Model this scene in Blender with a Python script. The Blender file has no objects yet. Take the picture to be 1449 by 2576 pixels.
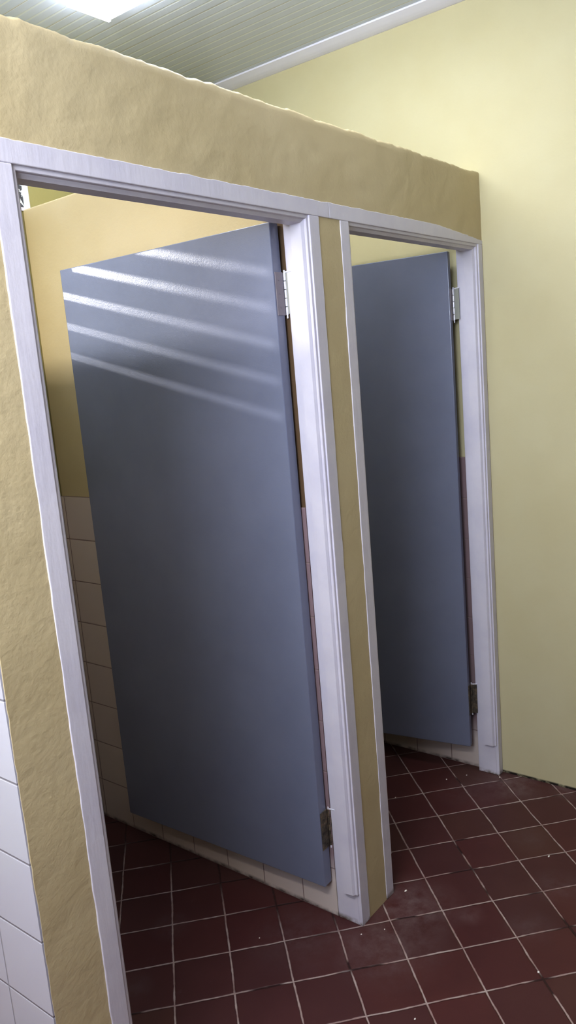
import bpy, bmesh, math, random
from mathutils import Vector, Matrix, noise
random.seed(4)
U = 0.152            # one floor tile with its joint, in metres; every length below is in tiles
scene = bpy.context.scene
COL = scene.collection

# ------------------------------------------------------------------ helpers
def V(*a): return Vector(a)

def box(bm, x0, x1, y0, y1, z0, z1):
    vs = [bm.verts.new((x, y, z)) for z in (z0, z1) for y in (y0, y1) for x in (x0, x1)]
    for f in ((0, 2, 3, 1), (4, 5, 7, 6), (0, 1, 5, 4), (2, 6, 7, 3), (0, 4, 6, 2), (1, 3, 7, 5)):
        bm.faces.new([vs[i] for i in f])

def prism(bm, pts, axis, a, b):
    """extrude a closed 2D polygon along an axis; pts give the other two coordinates in xyz order"""
    def P(p, t):
        if axis == 'x': return (t, p[0], p[1])
        if axis == 'y': return (p[0], t, p[1])
        return (p[0], p[1], t)
    A = [bm.verts.new(P(p, a)) for p in pts]
    B = [bm.verts.new(P(p, b)) for p in pts]
    n = len(pts)
    bm.faces.new(A); bm.faces.new(B[::-1])
    for i in range(n):
        j = (i + 1) % n
        bm.faces.new((A[i], B[i], B[j], A[j]))

def cyl(bm, p0, p1, r, n=16):
    p0 = Vector(p0); p1 = Vector(p1); d = (p1 - p0).normalized()
    u = d.orthogonal().normalized(); w = d.cross(u)
    A = []; B = []
    for i in range(n):
        t = 2 * math.pi * i / n; o = (u * math.cos(t) + w * math.sin(t)) * r
        A.append(bm.verts.new(p0 + o)); B.append(bm.verts.new(p1 + o))
    bm.faces.new(A[::-1]); bm.faces.new(B)
    for i in range(n):
        j = (i + 1) % n
        bm.faces.new((A[i], A[j], B[j], B[i]))

def link(name, bm, mat, parent=None, bevel=0, smooth=False, at=None):
    bmesh.ops.recalc_face_normals(bm, faces=bm.faces)
    o0 = Vector(at) if at is not None else Vector((0, 0, 0))
    for v in bm.verts: v.co = (v.co - o0) * U
    me = bpy.data.meshes.new(name); bm.to_mesh(me); bm.free()
    if smooth:
        for p in me.polygons: p.use_smooth = True
    me.materials.append(mat)
    ob = bpy.data.objects.new(name, me); COL.objects.link(ob)
    ob.location = o0 * U
    if parent is not None: ob.parent = parent
    if bevel:
        m = ob.modifiers.new('bevel', 'BEVEL'); m.width = bevel * U; m.segments = 3; m.limit_method = 'ANGLE'
        m.angle_limit = math.radians(40)
    return ob

def tag(o, label, cat, group=None, kind=None):
    o['label'] = label; o['category'] = cat
    if group: o['group'] = group
    if kind: o['kind'] = kind
    return o

def empty(name, loc, rz=0):
    e = bpy.data.objects.new(name, None); COL.objects.link(e)
    e.empty_display_size = .05; e.location = Vector(loc) * U; e.rotation_euler = (0, 0, rz)
    return e

# ------------------------------------------------------------------ material building
def srgb(r, g, b):
    f = lambda c: (c / 255 / 12.92) if c / 255 <= .04045 else ((c / 255 + .055) / 1.055) ** 2.4
    return (f(r), f(g), f(b), 1)

class NT:
    def __init__(s, name):
        s.m = bpy.data.materials.new(name); s.m.use_nodes = True
        s.t = s.m.node_tree; s.n = s.t.nodes; s.l = s.t.links
        s.b = s.n['Principled BSDF']
        g = s.n.new('ShaderNodeNewGeometry'); s.geo = g
        d = s.n.new('ShaderNodeVectorMath'); d.operation = 'SCALE'; d.inputs['Scale'].default_value = 1 / U
        s.l.new(g.outputs['Position'], d.inputs[0]); s.P = d.outputs[0]     # world position in tiles
        sp = s.n.new('ShaderNodeSeparateXYZ'); s.l.new(s.P, sp.inputs[0])
        s.x, s.y, s.z = sp.outputs
    def put(s, sock, v):
        if isinstance(v, bpy.types.NodeSocket): s.l.new(v, sock)
        else: sock.default_value = v
    def math(s, op, a, b=None, c=None, clamp=False):
        n = s.n.new('ShaderNodeMath'); n.operation = op; n.use_clamp = clamp
        s.put(n.inputs[0], a)
        if b is not None: s.put(n.inputs[1], b)
        if c is not None: s.put(n.inputs[2], c)
        return n.outputs[0]
    def noise(s, scale, detail=3, rough=.55, vec=None, stretch=None):
        v = vec or s.P
        if stretch:
            mm = s.n.new('ShaderNodeVectorMath'); mm.operation = 'MULTIPLY'; s.l.new(v, mm.inputs[0]); mm.inputs[1].default_value = stretch; v = mm.outputs[0]
        n = s.n.new('ShaderNodeTexNoise'); n.inputs['Scale'].default_value = scale
        n.inputs['Detail'].default_value = detail; n.inputs['Roughness'].default_value = rough
        s.l.new(v, n.inputs['Vector']); return n.outputs[0]
    def ramp(s, f, stops):
        r = s.n.new('ShaderNodeValToRGB'); s.l.new(f, r.inputs[0])
        while len(r.color_ramp.elements) < len(stops): r.color_ramp.elements.new(.5)
        for e, (p, c) in zip(r.color_ramp.elements, stops): e.position = p; e.color = c if len(c) == 4 else (*c, 1)
        return r.outputs[0]
    def mapr(s, v, a, b, c=0, d=1):
        n = s.n.new('ShaderNodeMapRange'); s.put(n.inputs[0], v)
        for i, k in enumerate((a, b, c, d)): n.inputs[i + 1].default_value = k
        return n.outputs[0]
    def mix(s, f, a, b):
        n = s.n.new('ShaderNodeMix'); n.data_type = 'RGBA'; s.put(n.inputs[0], f); s.put(n.inputs[6], a); s.put(n.inputs[7], b)
        return n.outputs[2]
    def bump(s, h, strength, dist):
        n = s.n.new('ShaderNodeBump'); n.inputs['Strength'].default_value = strength; n.inputs['Distance'].default_value = dist * U
        s.l.new(h, n.inputs['Height'])
        if s.b.inputs['Normal'].links: s.l.new(s.b.inputs['Normal'].links[0].from_socket, n.inputs['Normal'])
        s.l.new(n.outputs[0], s.b.inputs['Normal'])
    def base(s, c): s.put(s.b.inputs['Base Color'], c)
    def rough(s, r): s.put(s.b.inputs['Roughness'], r)
    def spec(s, v): s.b.inputs['Specular IOR Level'].default_value = v

def mat_paint(name, col, col2, bump=.5, rough=.5, foot_line=False, gap_shade=False):
    t = NT(name)
    n = t.noise(.55, 3)
    c = t.mix(t.mapr(n, .35, .65), col, col2)
    if foot_line:   # dark gap where wall meets floor, put into the wall colour
        k = t.math('MULTIPLY', t.mapr(t.z, .075, .04), t.mapr(t.noise(5, 3), .25, .5), clamp=True)
        c = t.mix(k, c, srgb(52, 46, 42))
    if gap_shade:   # shade between open door and jamb, painted into the wall colour
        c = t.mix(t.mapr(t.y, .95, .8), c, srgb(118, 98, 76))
    t.base(c); t.rough(rough); t.spec(.35)
    t.bump(t.noise(2.2, 5, .6), bump, .035)
    t.bump(t.noise(11, 4, .6), bump * .7, .012)
    return t.m

YEL = srgb(216, 201, 142); YEL2 = srgb(211, 194, 138)
M_beam = mat_paint('rough yellow plaster', srgb(210, 197, 163), srgb(205, 191, 155), .55, .5)
M_wall = mat_paint('yellow wall paint', srgb(212, 206, 172), srgb(209, 202, 166), .2, .5, True, False)
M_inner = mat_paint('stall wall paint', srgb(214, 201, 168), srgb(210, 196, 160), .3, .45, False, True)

def mat_white(name, c=(224, 222, 232)):
    t = NT(name)
    n = t.noise(1.5, 4)
    col = t.mix(t.mapr(n, .4, .7), srgb(*c), srgb(c[0] - 8, c[1] - 8, c[2] - 5))
    k = t.math('MULTIPLY', t.mapr(t.z, .12, .02), t.mapr(t.noise(6, 3), .35, .6), clamp=True)
    t.base(t.mix(k, col, srgb(120, 108, 98)))
    t.rough(.36); t.spec(.45)
    t.bump(t.noise(3, 3, stretch=(3, 3, .5)), .25, .02); t.bump(t.noise(14, 3), .15, .01)
    return t.m
M_white = mat_white('white gloss trim paint')

def mat_door():
    t = NT('blue grey satin paint')
    n = t.noise(.8, 4)
    t.base(t.mix(t.mapr(n, .3, .7), srgb(136, 142, 163), srgb(130, 136, 157)))
    t.rough(t.mapr(t.noise(26, 3), .3, .7, .19, .26)); t.spec(.8)
    t.bump(t.noise(45, 2, .6), .3, .004)
    t.bump(t.noise(2, 2), .1, .02)
    return t.m
M_door = mat_door()

def mat_tiles(name, u, offu, pu, offz, pz, cols, grout):
    """square glazed wall tiles: u is 'x' or 'y' (the horizontal run)"""
    t = NT(name)
    h = t.x if u == 'x' else t.y
    a = t.math('DIVIDE', t.math('SUBTRACT', h, offu), pu); b = t.math('DIVIDE', t.math('SUBTRACT', t.z, offz), pz)
    def edge(v):
        f = t.math('FRACT', v); return t.math('MINIMUM', f, t.math('SUBTRACT', 1.0, f))
    e = t.math('MINIMUM', edge(a), edge(b))
    g = t.mapr(e, .007, .013)
    cv = t.n.new('ShaderNodeCombineXYZ'); t.put(cv.inputs[0], t.math('FLOOR', a)); t.put(cv.inputs[1], t.math('FLOOR', b))
    w = t.n.new('ShaderNodeTexWhiteNoise'); t.l.new(cv.outputs[0], w.inputs[0])
    tc = t.mix(w.outputs[0], cols[0], cols[1])
    k = t.mapr(t.z, .1, .03)
    tc = t.mix(t.math('MULTIPLY', k, t.mapr(t.noise(4, 3), .3, .7)), tc, srgb(80, 66, 64))
    if u == 'y' and 'stall' in name: tc = t.mix(t.math('MULTIPLY', t.mapr(t.y, .95, .7), t.mapr(t.z, .75, 1.3)), tc, srgb(160, 140, 143))   # shade in the gap beside the frame, put into the tile colour
    t.base(t.mix(g, grout, tc)); t.rough(t.mapr(g, 0, 1, .7, .16)); t.spec(.5)
    t.bump(t.mapr(e, .005, .02), .5, .01)
    return t.m
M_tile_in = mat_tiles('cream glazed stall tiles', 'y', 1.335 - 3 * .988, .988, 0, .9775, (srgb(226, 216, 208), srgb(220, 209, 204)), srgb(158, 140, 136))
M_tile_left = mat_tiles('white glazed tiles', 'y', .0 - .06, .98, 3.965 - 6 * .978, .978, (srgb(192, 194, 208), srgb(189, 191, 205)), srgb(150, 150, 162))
M_tile_back = mat_tiles('cream glazed back tiles', 'x', 1.0 - 9.88, .988, 0, .9775, (srgb(224, 214, 206), srgb(218, 208, 202)), srgb(158, 140, 136))

def mat_floor():
    t = NT('dark red quarry tiles')
    th = -0.7472; c, s = math.cos(th), math.sin(th); ox, oy = 4.0684, 3.9829
    # slight wander of the joints
    nx = t.mapr(t.noise(.9, 2), 0, 1, -.03, .03)
    X = t.math('SUBTRACT', t.x, ox); Y = t.math('SUBTRACT', t.y, oy)
    b = t.math('ADD', t.math('ADD', t.math('MULTIPLY', X, c), t.math('MULTIPLY', Y, s)), nx)
    a = t.math('ADD', t.math('SUBTRACT', t.math('MULTIPLY', X, s), t.math('MULTIPLY', Y, c)), nx)
    def edge(v):
        f = t.math('FRACT', v); return t.math('MINIMUM', f, t.math('SUBTRACT', 1.0, f))
    e = t.math('MINIMUM', edge(a), edge(b))
    wj = t.mapr(t.noise(7, 2), .3, .7, -.004, .005)
    e2 = t.math('ADD', e, wj)
    g = t.mapr(e2, .012, .019)                       # 0 joint, 1 tile
    cv = t.n.new('ShaderNodeCombineXYZ'); t.put(cv.inputs[0], t.math('FLOOR', a)); t.put(cv.inputs[1], t.math('FLOOR', b))
    w = t.n.new('ShaderNodeTexWhiteNoise'); t.l.new(cv.outputs[0], w.inputs[0])
    tc = t.ramp(w.outputs[0], [(0, srgb(93, 54, 54)), (.35, srgb(97, 58, 56)), (.7, srgb(90, 57, 57)), (1, srgb(96, 64, 58))])
    tc = t.mix(t.mapr(t.noise(1.3, 4), .35, .7, 0, .35), tc, srgb(76, 42, 44))
    # pale dust near the masonry feet and scuffs, set where they lie on the floor
    dust = None
    for (px, py, r, k) in ((.85, -.6, 1.2, .55), (1.9, -.5, 1.1, .75), (5.09, -1.56, .5, .3), (2.57, -2.53, .55, .3), (2.3, -1.5, .35, .4),
                           (6.95, -.45, .9, .85), (7.35, -1.6, .5, .8), (-2.37, 2.52, .45, .35), (-.89, 3.09, .45, .35), (3.9, -2.6, .6, .35), (0.2, .8, 1.1, .35), (6.3, .3, 1.0, .35)):
        dd = t.n.new('ShaderNodeVectorMath'); dd.operation = 'DISTANCE'; t.l.new(t.P, dd.inputs[0]); dd.inputs[1].default_value = (px, py, 0)
        q = t.math('MULTIPLY', t.mapr(dd.outputs['Value'], r, r * .15), k)
        dust = q if dust is None else t.math('MAXIMUM', dust, q)
    dust = t.math('MULTIPLY', dust, t.mapr(t.noise(2.6, 6, .7), .35, .68), clamp=True)
    streak = t.mapr(t.noise(2.2, 5, .75, stretch=(1, 2.2, 1)), .62, .8, 0, .25)
    dust = t.math('MAXIMUM', dust, streak)
    tc = t.mix(t.math('MULTIPLY', dust, .5), tc, srgb(165, 152, 154))
    # joints: pinkish grey, missing in places
    gap = t.mapr(t.noise(.8, 2, .5), .60, .66)
    nearwall = t.math('MINIMUM', t.mapr(t.math('ABSOLUTE', t.math('SUBTRACT', t.x, 1.0)), .9, .45), t.mapr(t.y, .2, .6))
    gap = t.math('MAXIMUM', gap, nearwall, clamp=True)
    gc = t.mix(t.mapr(t.noise(3, 3), .35, .65), srgb(186, 172, 168), srgb(160, 136, 132))
    gc = t.mix(gap, gc, srgb(66, 44, 44))
    col = t.mix(g, gc, tc)
    # grime right along the wall feet
    t.base(col)
    t.rough(t.mapr(dust, 0, 1, .42, .7)); t.spec(.35)
    t.bump(t.mapr(e2, .008, .03), .7, .02); t.bump(t.noise(8, 4), .15, .01)
    return t.m
M_floor = mat_floor()

def mat_ceiling():
    t = NT('white grooved ceiling panels')
    p = .2475
    v = t.math('DIVIDE', t.math('SUBTRACT', t.x, 2.974), p)
    f = t.math('FRACT', v); e = t.math('MINIMUM', f, t.math('SUBTRACT', 1.0, f))
    g = t.mapr(e, .05, .13)
    wide = t.math('DIVIDE', t.math('SUBTRACT', t.x, 2.974), p * 4)
    f2 = t.math('FRACT', wide); e4 = t.math('MINIMUM', f2, t.math('SUBTRACT', 1.0, f2))
    col = t.mix(g, srgb(238, 246, 255), srgb(226, 236, 255))
    col = t.mix(t.mapr(e4, .006, .012), srgb(205, 205, 210), col)
    t.base(col); t.rough(.3); t.spec(.4)
    t.bump(g, .25, .012)
    return t.m
M_ceil = mat_ceiling()

def mat_plain(name, c, rough=.4, metal=0, bump=0):
    t = NT(name); t.base(c); t.rough(rough); t.b.inputs['Metallic'].default_value = metal
    if bump: t.bump(t.noise(12, 4), bump, .012)
    return t.m
def mat_metal():
    t = NT('worn steel'); n = t.noise(9, 4)
    t.base(t.mix(t.mapr(n, .35, .7), srgb(205, 205, 205), srgb(170, 164, 158))); t.rough(t.mapr(n, .3, .7, .35, .55)); t.b.inputs['Metallic'].default_value = .75
    t.bump(t.noise(18, 3), .3, .01); return t.m
M_metal = mat_metal()
def mat_rust():
    t = NT('grimy old steel'); n = t.noise(8, 5, .7)
    t.base(t.ramp(n, [(.3, srgb(60, 55, 52)), (.5, srgb(112, 104, 92)), (.66, srgb(150, 132, 108)), (.75, srgb(225, 225, 225))])); t.rough(.6); t.b.inputs['Metallic'].default_value = .3
    t.bump(t.noise(14, 4), .6, .02); return t.m
M_rust = mat_rust()
M_leaf = mat_plain('dull painted steel', srgb(150, 144, 150), .45, .2, .3)
M_flap = mat_plain('paint smeared steel', srgb(176, 178, 168), .5, .1, .5)
M_pin = mat_plain('bright pin', srgb(240, 240, 248), .3, .2)
M_crumb = mat_plain('white paint crumb', srgb(235, 230, 225), .7, 0, .5)
M_cornice = mat_plain('white plastic cornice', srgb(238, 238, 248), .3, 0, .1)
M_block = mat_plain('shell', srgb(88, 86, 84), .8)  # dark tone chosen so the unseen walls bounce less light

def mat_emit(name, col, s):
    t = NT(name); t.base((.9, .9, .9, 1)); t.b.inputs['Emission Color'].default_value = col; t.b.inputs['Emission Strength'].default_value = s
    return t.m
M_tube = mat_emit('lit diffuser', (.92, .95, 1, 1), 13.5)

def mat_frost():
    t = NT('frosted daylight glass')
    n = t.noise(7, 4, .7); sp = t.mapr(n, .50, .53)
    near = t.mapr(t.x, 1.13, 1.08)      # specks stay away from the right edge
    k = t.math('MULTIPLY', sp, near)
    t.base(t.mix(k, srgb(225, 232, 232), srgb(60, 62, 66))); t.rough(.5)
    t.put(t.b.inputs['Emission Color'], t.mix(k, (.86, .92, .93, 1), (.08, .08, .09, 1))); t.b.inputs['Emission Strength'].default_value = .85
    return t.m
M_frost = mat_frost()
def mat_louvre():
    t = NT('frosted louvre glass')
    t.base(srgb(225, 230, 240)); t.rough(.4)
    t.b.inputs['Emission Color'].default_value = (.85, .92, 1, 1); t.b.inputs['Emission Strength'].default_value = 1.15  # glow added to the assumed louvres to brighten stall and door
    tr = t.n.new('ShaderNodeBsdfTranslucent'); tr.inputs[0].default_value = (.75, .8, .9, 1)
    mx = t.n.new('ShaderNodeMixShader'); mx.inputs[0].default_value = .35
    out = t.n['Material Output']; t.l.new(t.b.outputs[0], mx.inputs[1]); t.l.new(tr.outputs[0], mx.inputs[2]); t.l.new(mx.outputs[0], out.inputs[0])
    return t.m
M_louvre = mat_louvre()

def struct(name, bm, mat, label, cat, **k):
    o = link(name, bm, mat, **k); return tag(o, label, cat, kind='structure')

# ------------------------------------------------------------------ dimensions
XR = 7.43; XL = -22.0; YB = 7.4; YF = -17.0; ZC = 17.62
ZH = 12.50; ZCAS = 12.745; ZT = 14.0

# ------------------------------------------------------------------ shell
bm = bmesh.new(); box(bm, XL - 1, XR + 1, YF - 1, YB + 1.5, -.6, 0)
struct('floor', bm, M_floor, 'dark red square floor tiles laid diagonally with pale joints', 'floor')
bm = bmesh.new(); box(bm, XL - 1, XR + 1, YF - 1, YB + 1.5, ZC, ZC + .6)
struct('ceiling', bm, M_ceil, 'white ceiling of narrow grooved plastic boards', 'ceiling')
bm = bmesh.new(); box(bm, XR, XR + 1, YF - 1, YB + 1.5, 0, ZC)
wr = struct('wall_right', bm, M_wall, 'tall pale yellow wall right of the stalls', 'wall')
bm = bmesh.new(); box(bm, XR - .06, XR + .02, .56, YB, 0, 7.82)
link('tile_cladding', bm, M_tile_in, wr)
bm = bmesh.new(); box(bm, XL - 1, XL, YF - 1, YB + 1.5, 0, ZC)
struct('wall_left', bm, M_block, 'dark grey wall at the far left side of the washroom', 'wall')
bm = bmesh.new(); box(bm, XL, XR, YF - 1, YF, 0, ZC)
struct('wall_rear', bm, M_block, 'dark grey wall facing the stalls', 'wall')

# back wall with two window openings, the lower one assumed
WX0, WX1, WZ0, WZ1 = -5.2, -.40, 10.78, 13.90
VX1, VZ0, VZ1 = 1.235, 13.97, 16.4
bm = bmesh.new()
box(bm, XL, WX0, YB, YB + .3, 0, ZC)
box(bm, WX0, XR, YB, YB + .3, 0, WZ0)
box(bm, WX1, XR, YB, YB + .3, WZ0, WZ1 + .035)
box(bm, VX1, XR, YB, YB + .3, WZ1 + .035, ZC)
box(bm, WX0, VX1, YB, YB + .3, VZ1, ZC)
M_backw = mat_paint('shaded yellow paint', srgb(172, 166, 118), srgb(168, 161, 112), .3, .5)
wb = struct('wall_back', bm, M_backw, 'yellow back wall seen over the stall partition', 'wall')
bm = bmesh.new(); box(bm, -4.8, 1.03, YB - .03, YB + .02, 0, 7.82)
link('tile_cladding', bm, M_tile_back, wb)

# partition between the two stalls and the one at the left
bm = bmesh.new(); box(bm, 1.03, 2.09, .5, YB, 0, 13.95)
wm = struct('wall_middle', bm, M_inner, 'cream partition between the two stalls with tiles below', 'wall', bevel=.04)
bm = bmesh.new(); box(bm, 1.0, 1.06, .53, YB - .02, 0, 7.82)
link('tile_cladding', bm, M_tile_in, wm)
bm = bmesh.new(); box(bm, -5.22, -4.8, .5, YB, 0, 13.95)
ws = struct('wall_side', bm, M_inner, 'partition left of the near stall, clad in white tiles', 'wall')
bm = bmesh.new(); box(bm, -5.27, -5.2, .012, YB, 0, 7.82)
link('tile_cladding', bm, M_tile_left, ws)

# front wall: rough beam on piers, ONE masonry mesh
def head_z(x):
    P = ((-14, 12.75), (5.2, 12.742), (5.9, 12.70), (7.0, 12.62), (7.5, 12.58))
    for (xa, za), (xb, zb) in zip(P, P[1:]):
        if xa <= x <= xb: return za + (zb - za) * (x - xa) / (xb - xa)
    return 12.58
def jit(t, a, seed): return noise.noise(Vector((t * 1.7, seed, 0))) * a + noise.noise(Vector((t * 6, seed + 9, 3))) * a * .7
bm = bmesh.new()
nx, nz = 420, 16
x0, x1 = -12.0, XR
prof = [(.0, ZCAS - .021)] + [(0, ZCAS + (ZT - .05 - ZCAS) * k / nz) for k in range(1, nz + 1)] + [(.015, ZT - .02), (.05, ZT), (.3, ZT + .005), (.52, ZT)]
rows = []
for i in range(nx + 1):
    x = x0 + (x1 - x0) * i / nx
    r = []
    for j, (y, z) in enumerate(prof):
        zz, yy = z, y
        if z < ZCAS: zz = min(z, head_z(x) - .04)
        if z > ZT - .1: zz += jit(x, .035, 2.) + .012 * noise.noise(Vector((x * 14, 1, 1)))
        if y < .1: yy += .009 * noise.noise(Vector((x * .9, z * 1.1, 0))) + .009 * noise.noise(Vector((x * 3, z * 3.5, 4)))
        r.append(bm.verts.new((x, yy, zz)))
    r.append(bm.verts.new((x, .52, ZCAS - .02)))
    rows.append(r)
m = len(rows[0])
for i in range(nx):
    for j in range(m):
        k = (j + 1) % m
        bm.faces.new((rows[i][j], rows[i + 1][j], rows[i + 1][k], rows[i][k]))
bm.faces.new(rows[0][::-1]); bm.faces.new(rows[-1])
def pier(bm, a, b, ztop, seed, left_jit=0):
    n = 120
    L = []; R = []
    for i in range(n + 1):
        z = ztop * i / n
        dz = .012 * noise.noise(Vector((seed, z * .9, 0)))
        xa = a + (jit(z * 2, .012, seed) if left_jit else 0)
        L.append((bm.verts.new((xa, dz, z)), bm.verts.new((a, .5, z))))
        R.append((bm.verts.new((b, dz, z)), bm.verts.new((b, .5, z))))
    for i in range(n):
        bm.faces.new((L[i][0], R[i][0], R[i + 1][0], L[i + 1][0]))
        bm.faces.new((L[i][1], L[i + 1][1], R[i + 1][1], R[i][1]))
        bm.faces.new((L[i][0], L[i + 1][0], L[i + 1][1], L[i][1]))
        bm.faces.new((R[i][0], R[i][1], R[i + 1][1], R[i + 1][0]))
    bm.faces.new((L[0][0], L[0][1], R[0][1], R[0][0])); bm.faces.new((L[n][0], R[n][0], R[n][1], L[n][1]))
pier(bm, -5.25, -4.3, ZCAS, 3.3, 1)
pier(bm, 1.02, 2.1, ZH + .1, 8.1)
wf = struct('wall_front', bm, M_beam, 'rough yellow plaster beam and piers around the stall openings', 'wall', smooth=True)
m_ = wf.modifiers.new('edges', 'EDGE_SPLIT'); m_.split_angle = math.radians(50)

# ------------------------------------------------------------------ white frames of the openings
def plate(bm, xa, xb, z0, z1, seed, ja, jb, y0=-.015, y1=.0, topz=None):
    """upright strip of trim with a wavering painted edge on the side(s) given"""
    n = 90; A = []; 
    for i in range(n + 1):
        z = z0 + (z1 - z0) * i / n
        a = xa + (jit(z * 2.2, .01, seed) if ja else 0); b = xb + (jit(z * 2.2, .01, seed + 4) if jb else 0)
        A.append([bm.verts.new(p) for p in ((a, y0, z), (b, y0, z), (b, y1 + .06, z), (a, y1 + .06, z))])
    for i in range(n):
        for j in range(4):
            k = (j + 1) % 4
            bm.faces.new((A[i][j], A[i][k], A[i + 1][k], A[i + 1][j]))
    bm.faces.new(A[0]); bm.faces.new(A[-1][::-1])
def head(bm, xa, xb, z0, seed, y0=-.015):
    n = 160; A = []
    for i in range(n + 1):
        x = xa + (xb - xa) * i / n; z = head_z(x) + jit(x * 2, .012, 31)
        A.append([bm.verts.new(p) for p in ((x, y0, z0), (x, y0, z), (x, .06, z), (x, .06, z0))])
    for i in range(n):
        for j in range(4):
            k = (j + 1) % 4
            bm.faces.new((A[i][j], A[i][k], A[i + 1][k], A[i + 1][j]))
    bm.faces.new(A[0]); bm.faces.new(A[-1][::-1])
# section of the moulded stop, (distance into the reveal, projection)
STOP = [(.012, 0), (.014, .05), (.022, .058), (.055, .062), (.06, .075), (.085, .112), (.29, .118), (.298, 0)]
def frame(name, xa, xb, wl, wr_, xhl, xhr, label, zs):
    bm = bmesh.new()
    plate(bm, xa - wl, xa, 0, ZH, xa + 5, wl > 0.05, False)
    plate(bm, xb, xb + wr_, 0, ZH, xb + 5, False, True)
    head(bm, xhl, xhr, ZH, 3)
    box(bm, xa - .2, xa, .06, .52, 0, ZH); box(bm, xb, xb + .19, .06, .52, 0, ZH); box(bm, xa - .2, xb + .19, .06, .52, ZH, ZH + .28)
    fr = link(name, bm, M_white, bevel=.012)
    tag(fr, label, 'door frame', kind='structure')
    bm = bmesh.new()
    prism(bm, [(xb - t + .002, y) for y, t in STOP], 'z', zs, ZH)
    prism(bm, [(xa + t - .002, y) for y, t in STOP], 'z', zs, ZH)
    prism(bm, [(y, ZH - t + .002) for y, t in STOP], 'x', xa, xb)
    link('door_stop', bm, M_white, fr)
    return fr
frame('trim_1', -4.265, 1.0, .255, .262, -4.52, 1.57, 'white frame with moulded stop around the nearer stall opening', .66)
frame('trim_2', 2.122, 7.215, .252, .2, 1.57, XR, 'white frame around the farther stall opening against the yellow wall', .8)

# ------------------------------------------------------------------ the two doors
def door(name, xh, yh, ang, w, zb, zt, label, th=.23):
    """origin on the hinge-side front corner at floor level; +Y runs along the open leaf, the seen face is x = 0"""
    root = empty(name, (xh, yh, 0), ang); tag(root, label, 'door', kind='structure')
    bm = bmesh.new(); box(bm, 0, th, 0, w, zb, zt)
    link('door_leaf', bm, M_door, root, bevel=.018)
    return root
def hinge(root, z0, z1, old, th=.23):
    h = bmesh.new()
    box(h, .03, th + .0, -.014, .0, z0, z1)                                # flap on the door edge
    for k in range(3):                                                     # its screws
        z = z0 + (z1 - z0) * (.18 + .32 * k); cyl(h, (.12, -.022, z), (.12, -.01, z), .016, 10)
    hh = link('hinge', h, M_rust if old else M_leaf, root)
    kn = bmesh.new(); n = 5; s = (z1 - z0) / n
    for k in range(n): cyl(kn, (th + .025, -.03, z0 + s * k + .006), (th + .025, -.03, z0 + s * (k + 1) - .006), .022, 14)
    link('hinge_knuckle', kn, M_rust if old else M_pin, hh)
    f = bmesh.new(); box(f, th + .03, th + .042, -.16, -.03, z0 + .02, z1)
    bmesh.ops.rotate(f, verts=f.verts, cent=(th + .03, -.035, 0), matrix=Matrix.Rotation(-root.rotation_euler[2], 3, 'Z'))
    link('frame_flap', f, M_rust if old else M_flap, hh)
    p = bmesh.new(); cyl(p, (th + .025, -.03, z1 - .01), (th + .025, -.03, z1 + .035), .017, 12)
    cyl(p, (th + .03, -.05, z1 + .0), (th + .035, -.17, z1 + .01), .016, 10)
    cyl(p, (th + .025, -.03, z0 - .05), (th + .025, -.03, z0 + .01), .015, 12)
    link('hinge_pin', p, M_pin, hh)
    return hh
D1 = door('door_1', .74, .585, .028, 5.25, .737, 12.475, 'nearer blue-grey stall door standing open, bars of sunlight across its top')
hinge(D1, 11.03, 11.71, False); hinge(D1, 1.47, 2.2, True)
D2 = door('door_2', 6.97, .60, .161, 4.9, .72, 12.43, 'farther blue-grey stall door standing open beside the yellow wall', .17)
hinge(D2, 10.94, 11.63, False, .17); hinge(D2, 1.53, 2.28, True, .17)

# ------------------------------------------------------------------ cornice
bm = bmesh.new()
prism(bm, [(XR + .01, 17.44), (XR - .03, 17.445), (XR - .10, 17.47), (XR - .17, 17.50), (XR - .20, 17.515), (XR - .33, ZC - .035), (XR - .335, ZC + .01), (XR + .01, ZC + .01)], 'y', YF, YB)
struct('trim_3', bm, M_cornice, 'white plastic cornice where the ceiling meets the yellow wall', 'cornice')

# ------------------------------------------------------------------ windows in the back wall
w1 = empty('assumed_window_1', ((WX0 + WX1) / 2, YB, WZ0)); tag(w1, 'assumed unseen frosted glass louvre window in the back wall of the nearer stall', 'window', kind='structure')  # unseen window, assumed from the sun bars on the nearer door
def child(name, bm, mat, root, **k):
    for v in bm.verts: v.co = v.co - root.location / U
    return link(name, bm, mat, root, **k)
bm = bmesh.new()
box(bm, WX0 - .02, WX0 + .05, YB - .02, YB + .28, WZ0, WZ1); box(bm, WX1 - .05, WX1, YB - .02, YB + .28, WZ0, WZ1)
box(bm, WX0, WX1, YB - .02, YB + .12, WZ0 - .02, WZ0 + .02)
child('window_frame', bm, M_white, w1)
gaps = [11.245, 11.825, 12.42, 13.005, 13.565]; hg = .068
tops = [g - hg for g in gaps] + [WZ1]; bots = [WZ0] + [g + hg for g in gaps]
sl = .2755; dpt = .26
for zb_, zt_ in zip(bots, tops):
    bm = bmesh.new(); y0 = YB + .0; zlo = zb_ + sl * dpt
    prism(bm, [(y0, zt_), (y0 + dpt, zlo), (y0 + dpt + .03, zlo + .01), (y0 + .03, zt_ + .002)], 'x', WX0 + .03, WX1 - .03)
    child('louvre_blade', bm, M_louvre, w1)
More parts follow.
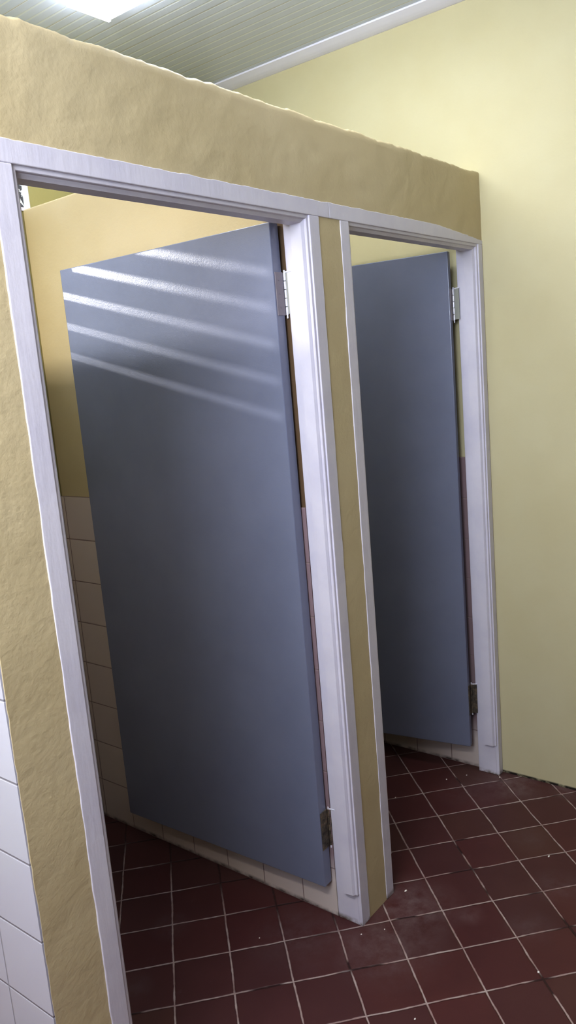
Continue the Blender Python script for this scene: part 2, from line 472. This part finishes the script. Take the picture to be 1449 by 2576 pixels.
# unseen strips added to stop the two upper sun bars hitting the partition
bm = bmesh.new(); box(bm, -2.4, WX1, YB + .0, YB + .02, gaps[4] - .12, gaps[4] + .1); box(bm, -1.0, WX1, YB + .0, YB + .02, gaps[3] - .12, gaps[3] + .1)
child('sun_block', bm, M_louvre, w1)
w2 = empty('window_2', ((WX0 + VX1) / 2, YB, VZ0)); tag(w2, 'bright speckled frosted window high in the back wall above the partition', 'window', kind='structure')
bm = bmesh.new(); box(bm, WX0, VX1 - .03, YB + .0, YB + .03, VZ0 + .03, VZ1)
child('window_pane', bm, M_frost, w2)
bm = bmesh.new(); box(bm, VX1 - .03, VX1, YB - .01, YB + .25, VZ0, VZ1); box(bm, WX0, VX1, YB - .03, YB + .25, VZ0 - .04, VZ0 + .03); box(bm, WX0, VX1, YB - .02, YB + .25, VZ1 - .05, VZ1 + .02)
child('window_frame', bm, M_white, w2)

# ------------------------------------------------------------------ ceiling light
def fitting(x, y0, y1, label):
    L = empty('ceiling_light', (x, (y0 + y1) / 2, ZC)); tag(L, label, 'ceiling light')
    bm = bmesh.new(); box(bm, x - .5, x + .5, y0 + .06, y1 - .06, 17.27, ZC - .06); child('diffuser', bm, M_tube, L, bevel=.03)
    bm = bmesh.new(); box(bm, x - .46, x + .46, y0 + .1, y1 - .1, ZC - .06, ZC); child('housing', bm, M_white, L)
    bm = bmesh.new(); box(bm, x - .51, x + .51, y1 - .06, y1, 17.26, ZC); child('end_cap', bm, M_tube, L)
    bm = bmesh.new(); box(bm, x - .51, x + .51, y0, y0 + .06, 17.26, ZC); child('end_cap', bm, M_tube, L)
fitting(1.69, -2.2, 5.36, 'long bright white light box on the grooved ceiling above the stalls')

# ------------------------------------------------------------------ paint crumbs on the floor
crumbs = [(-.25, 1.43), (.81, -.1), (1.14, -.39), (2.27, -.19), (6.43, 1.02), (6.84, .68), (7.13, -.05), (5.1, 1.68), (4.7, -2.13), (1.6, -3.07), (-.33, -1.82)]
for i, (x, y) in enumerate(crumbs):
    bm = bmesh.new(); bmesh.ops.create_icosphere(bm, subdivisions=1, radius=.013 + .008 * random.random())
    st = 1 + random.random()
    for v in bm.verts:
        v.co = Vector((v.co.x * st, v.co.y, v.co.z * .6)) * (1 + .4 * noise.noise(v.co * 40 + Vector((i, 0, 0))))
    zmin = min(v.co.z for v in bm.verts)
    for v in bm.verts: v.co += Vector((x, y, -zmin))
    o = link('paint_crumb', bm, M_crumb, at=(x, y, 0))
    tag(o, 'tiny white crumb of paint lying on the dark red floor', 'crumb', 'paint crumbs scattered on the floor')

# ------------------------------------------------------------------ light
def area(name, loc, size, power, col, rot):
    l = bpy.data.lights.new(name, 'AREA'); l.shape = 'RECTANGLE'; l.size = size[0] * U; l.size_y = size[1] * U
    l.energy = power; l.color = col
    o = bpy.data.objects.new(name, l); COL.objects.link(o); o.location = Vector(loc) * U
    o.rotation_euler = Vector(rot).to_track_quat('-Z', 'Y').to_euler(); o['kind'] = 'helper'
    return o
# assumed unseen lamps for the next bay and for daylight from the left
area('assumed_bay_lamp', (-10.2, 2.5, 17.1), (1.0, 7.6), 48, (1, .94, .86), (0, 0, -1))  # unseen lamp, assumed from the shade line in the stall
area('front_fill', (-11, -5, 17.2), (1.0, 5), 23, (1, .89, .75), (0, 0, -1))  # unseen warm fill added to brighten the front wall
area('assumed_daylight', (-17, -5, 13), (7, 5), 72, (.8, .87, 1), (1, .25, 1.0))  # bare lamp assumed for cool daylight; the left wall has no window
sun = bpy.data.lights.new('sun', 'SUN'); sun.energy = 1.3; sun.angle = math.radians(.9); sun.color = (1, .97, .93)
so = bpy.data.objects.new('sun', sun); COL.objects.link(so)
so.rotation_euler = Vector((.82, -1, -.2755)).to_track_quat('-Z', 'Y').to_euler()
W = bpy.data.worlds.new('sky'); scene.world = W; W.use_nodes = True
W.node_tree.nodes['Background'].inputs[0].default_value = (.75, .85, 1, 1); W.node_tree.nodes['Background'].inputs[1].default_value = 1.2

# ------------------------------------------------------------------ camera (solved from the floor grid and the wall edges)
R = ((0.610933, -0.787193, -0.084191), (-0.188819, -0.041608, -0.981130), (0.768836, 0.615302, -0.174056))
C = (-9.516555, -7.505931, 10.110331)
r0, r1, r2 = (Vector(r) for r in R)
cam = bpy.data.cameras.new('camera'); co = bpy.data.objects.new('camera', cam); COL.objects.link(co)
mt = Matrix((r0, -r1, -r2)).transposed().to_4x4(); mt.translation = Vector(C) * U
co.matrix_world = mt
cam.sensor_fit = 'VERTICAL'; cam.sensor_height = 36; cam.lens = 36 * 1978.614 / 2576
cam.clip_start = .02; cam.clip_end = 100
scene.camera = co
scene.view_settings.view_transform = 'Standard'
scene.view_settings.look = 'None'
scene.view_settings.exposure = .23
scene.view_settings.gamma = .79
scene.cycles.max_bounces = 10; scene.cycles.diffuse_bounces = 6
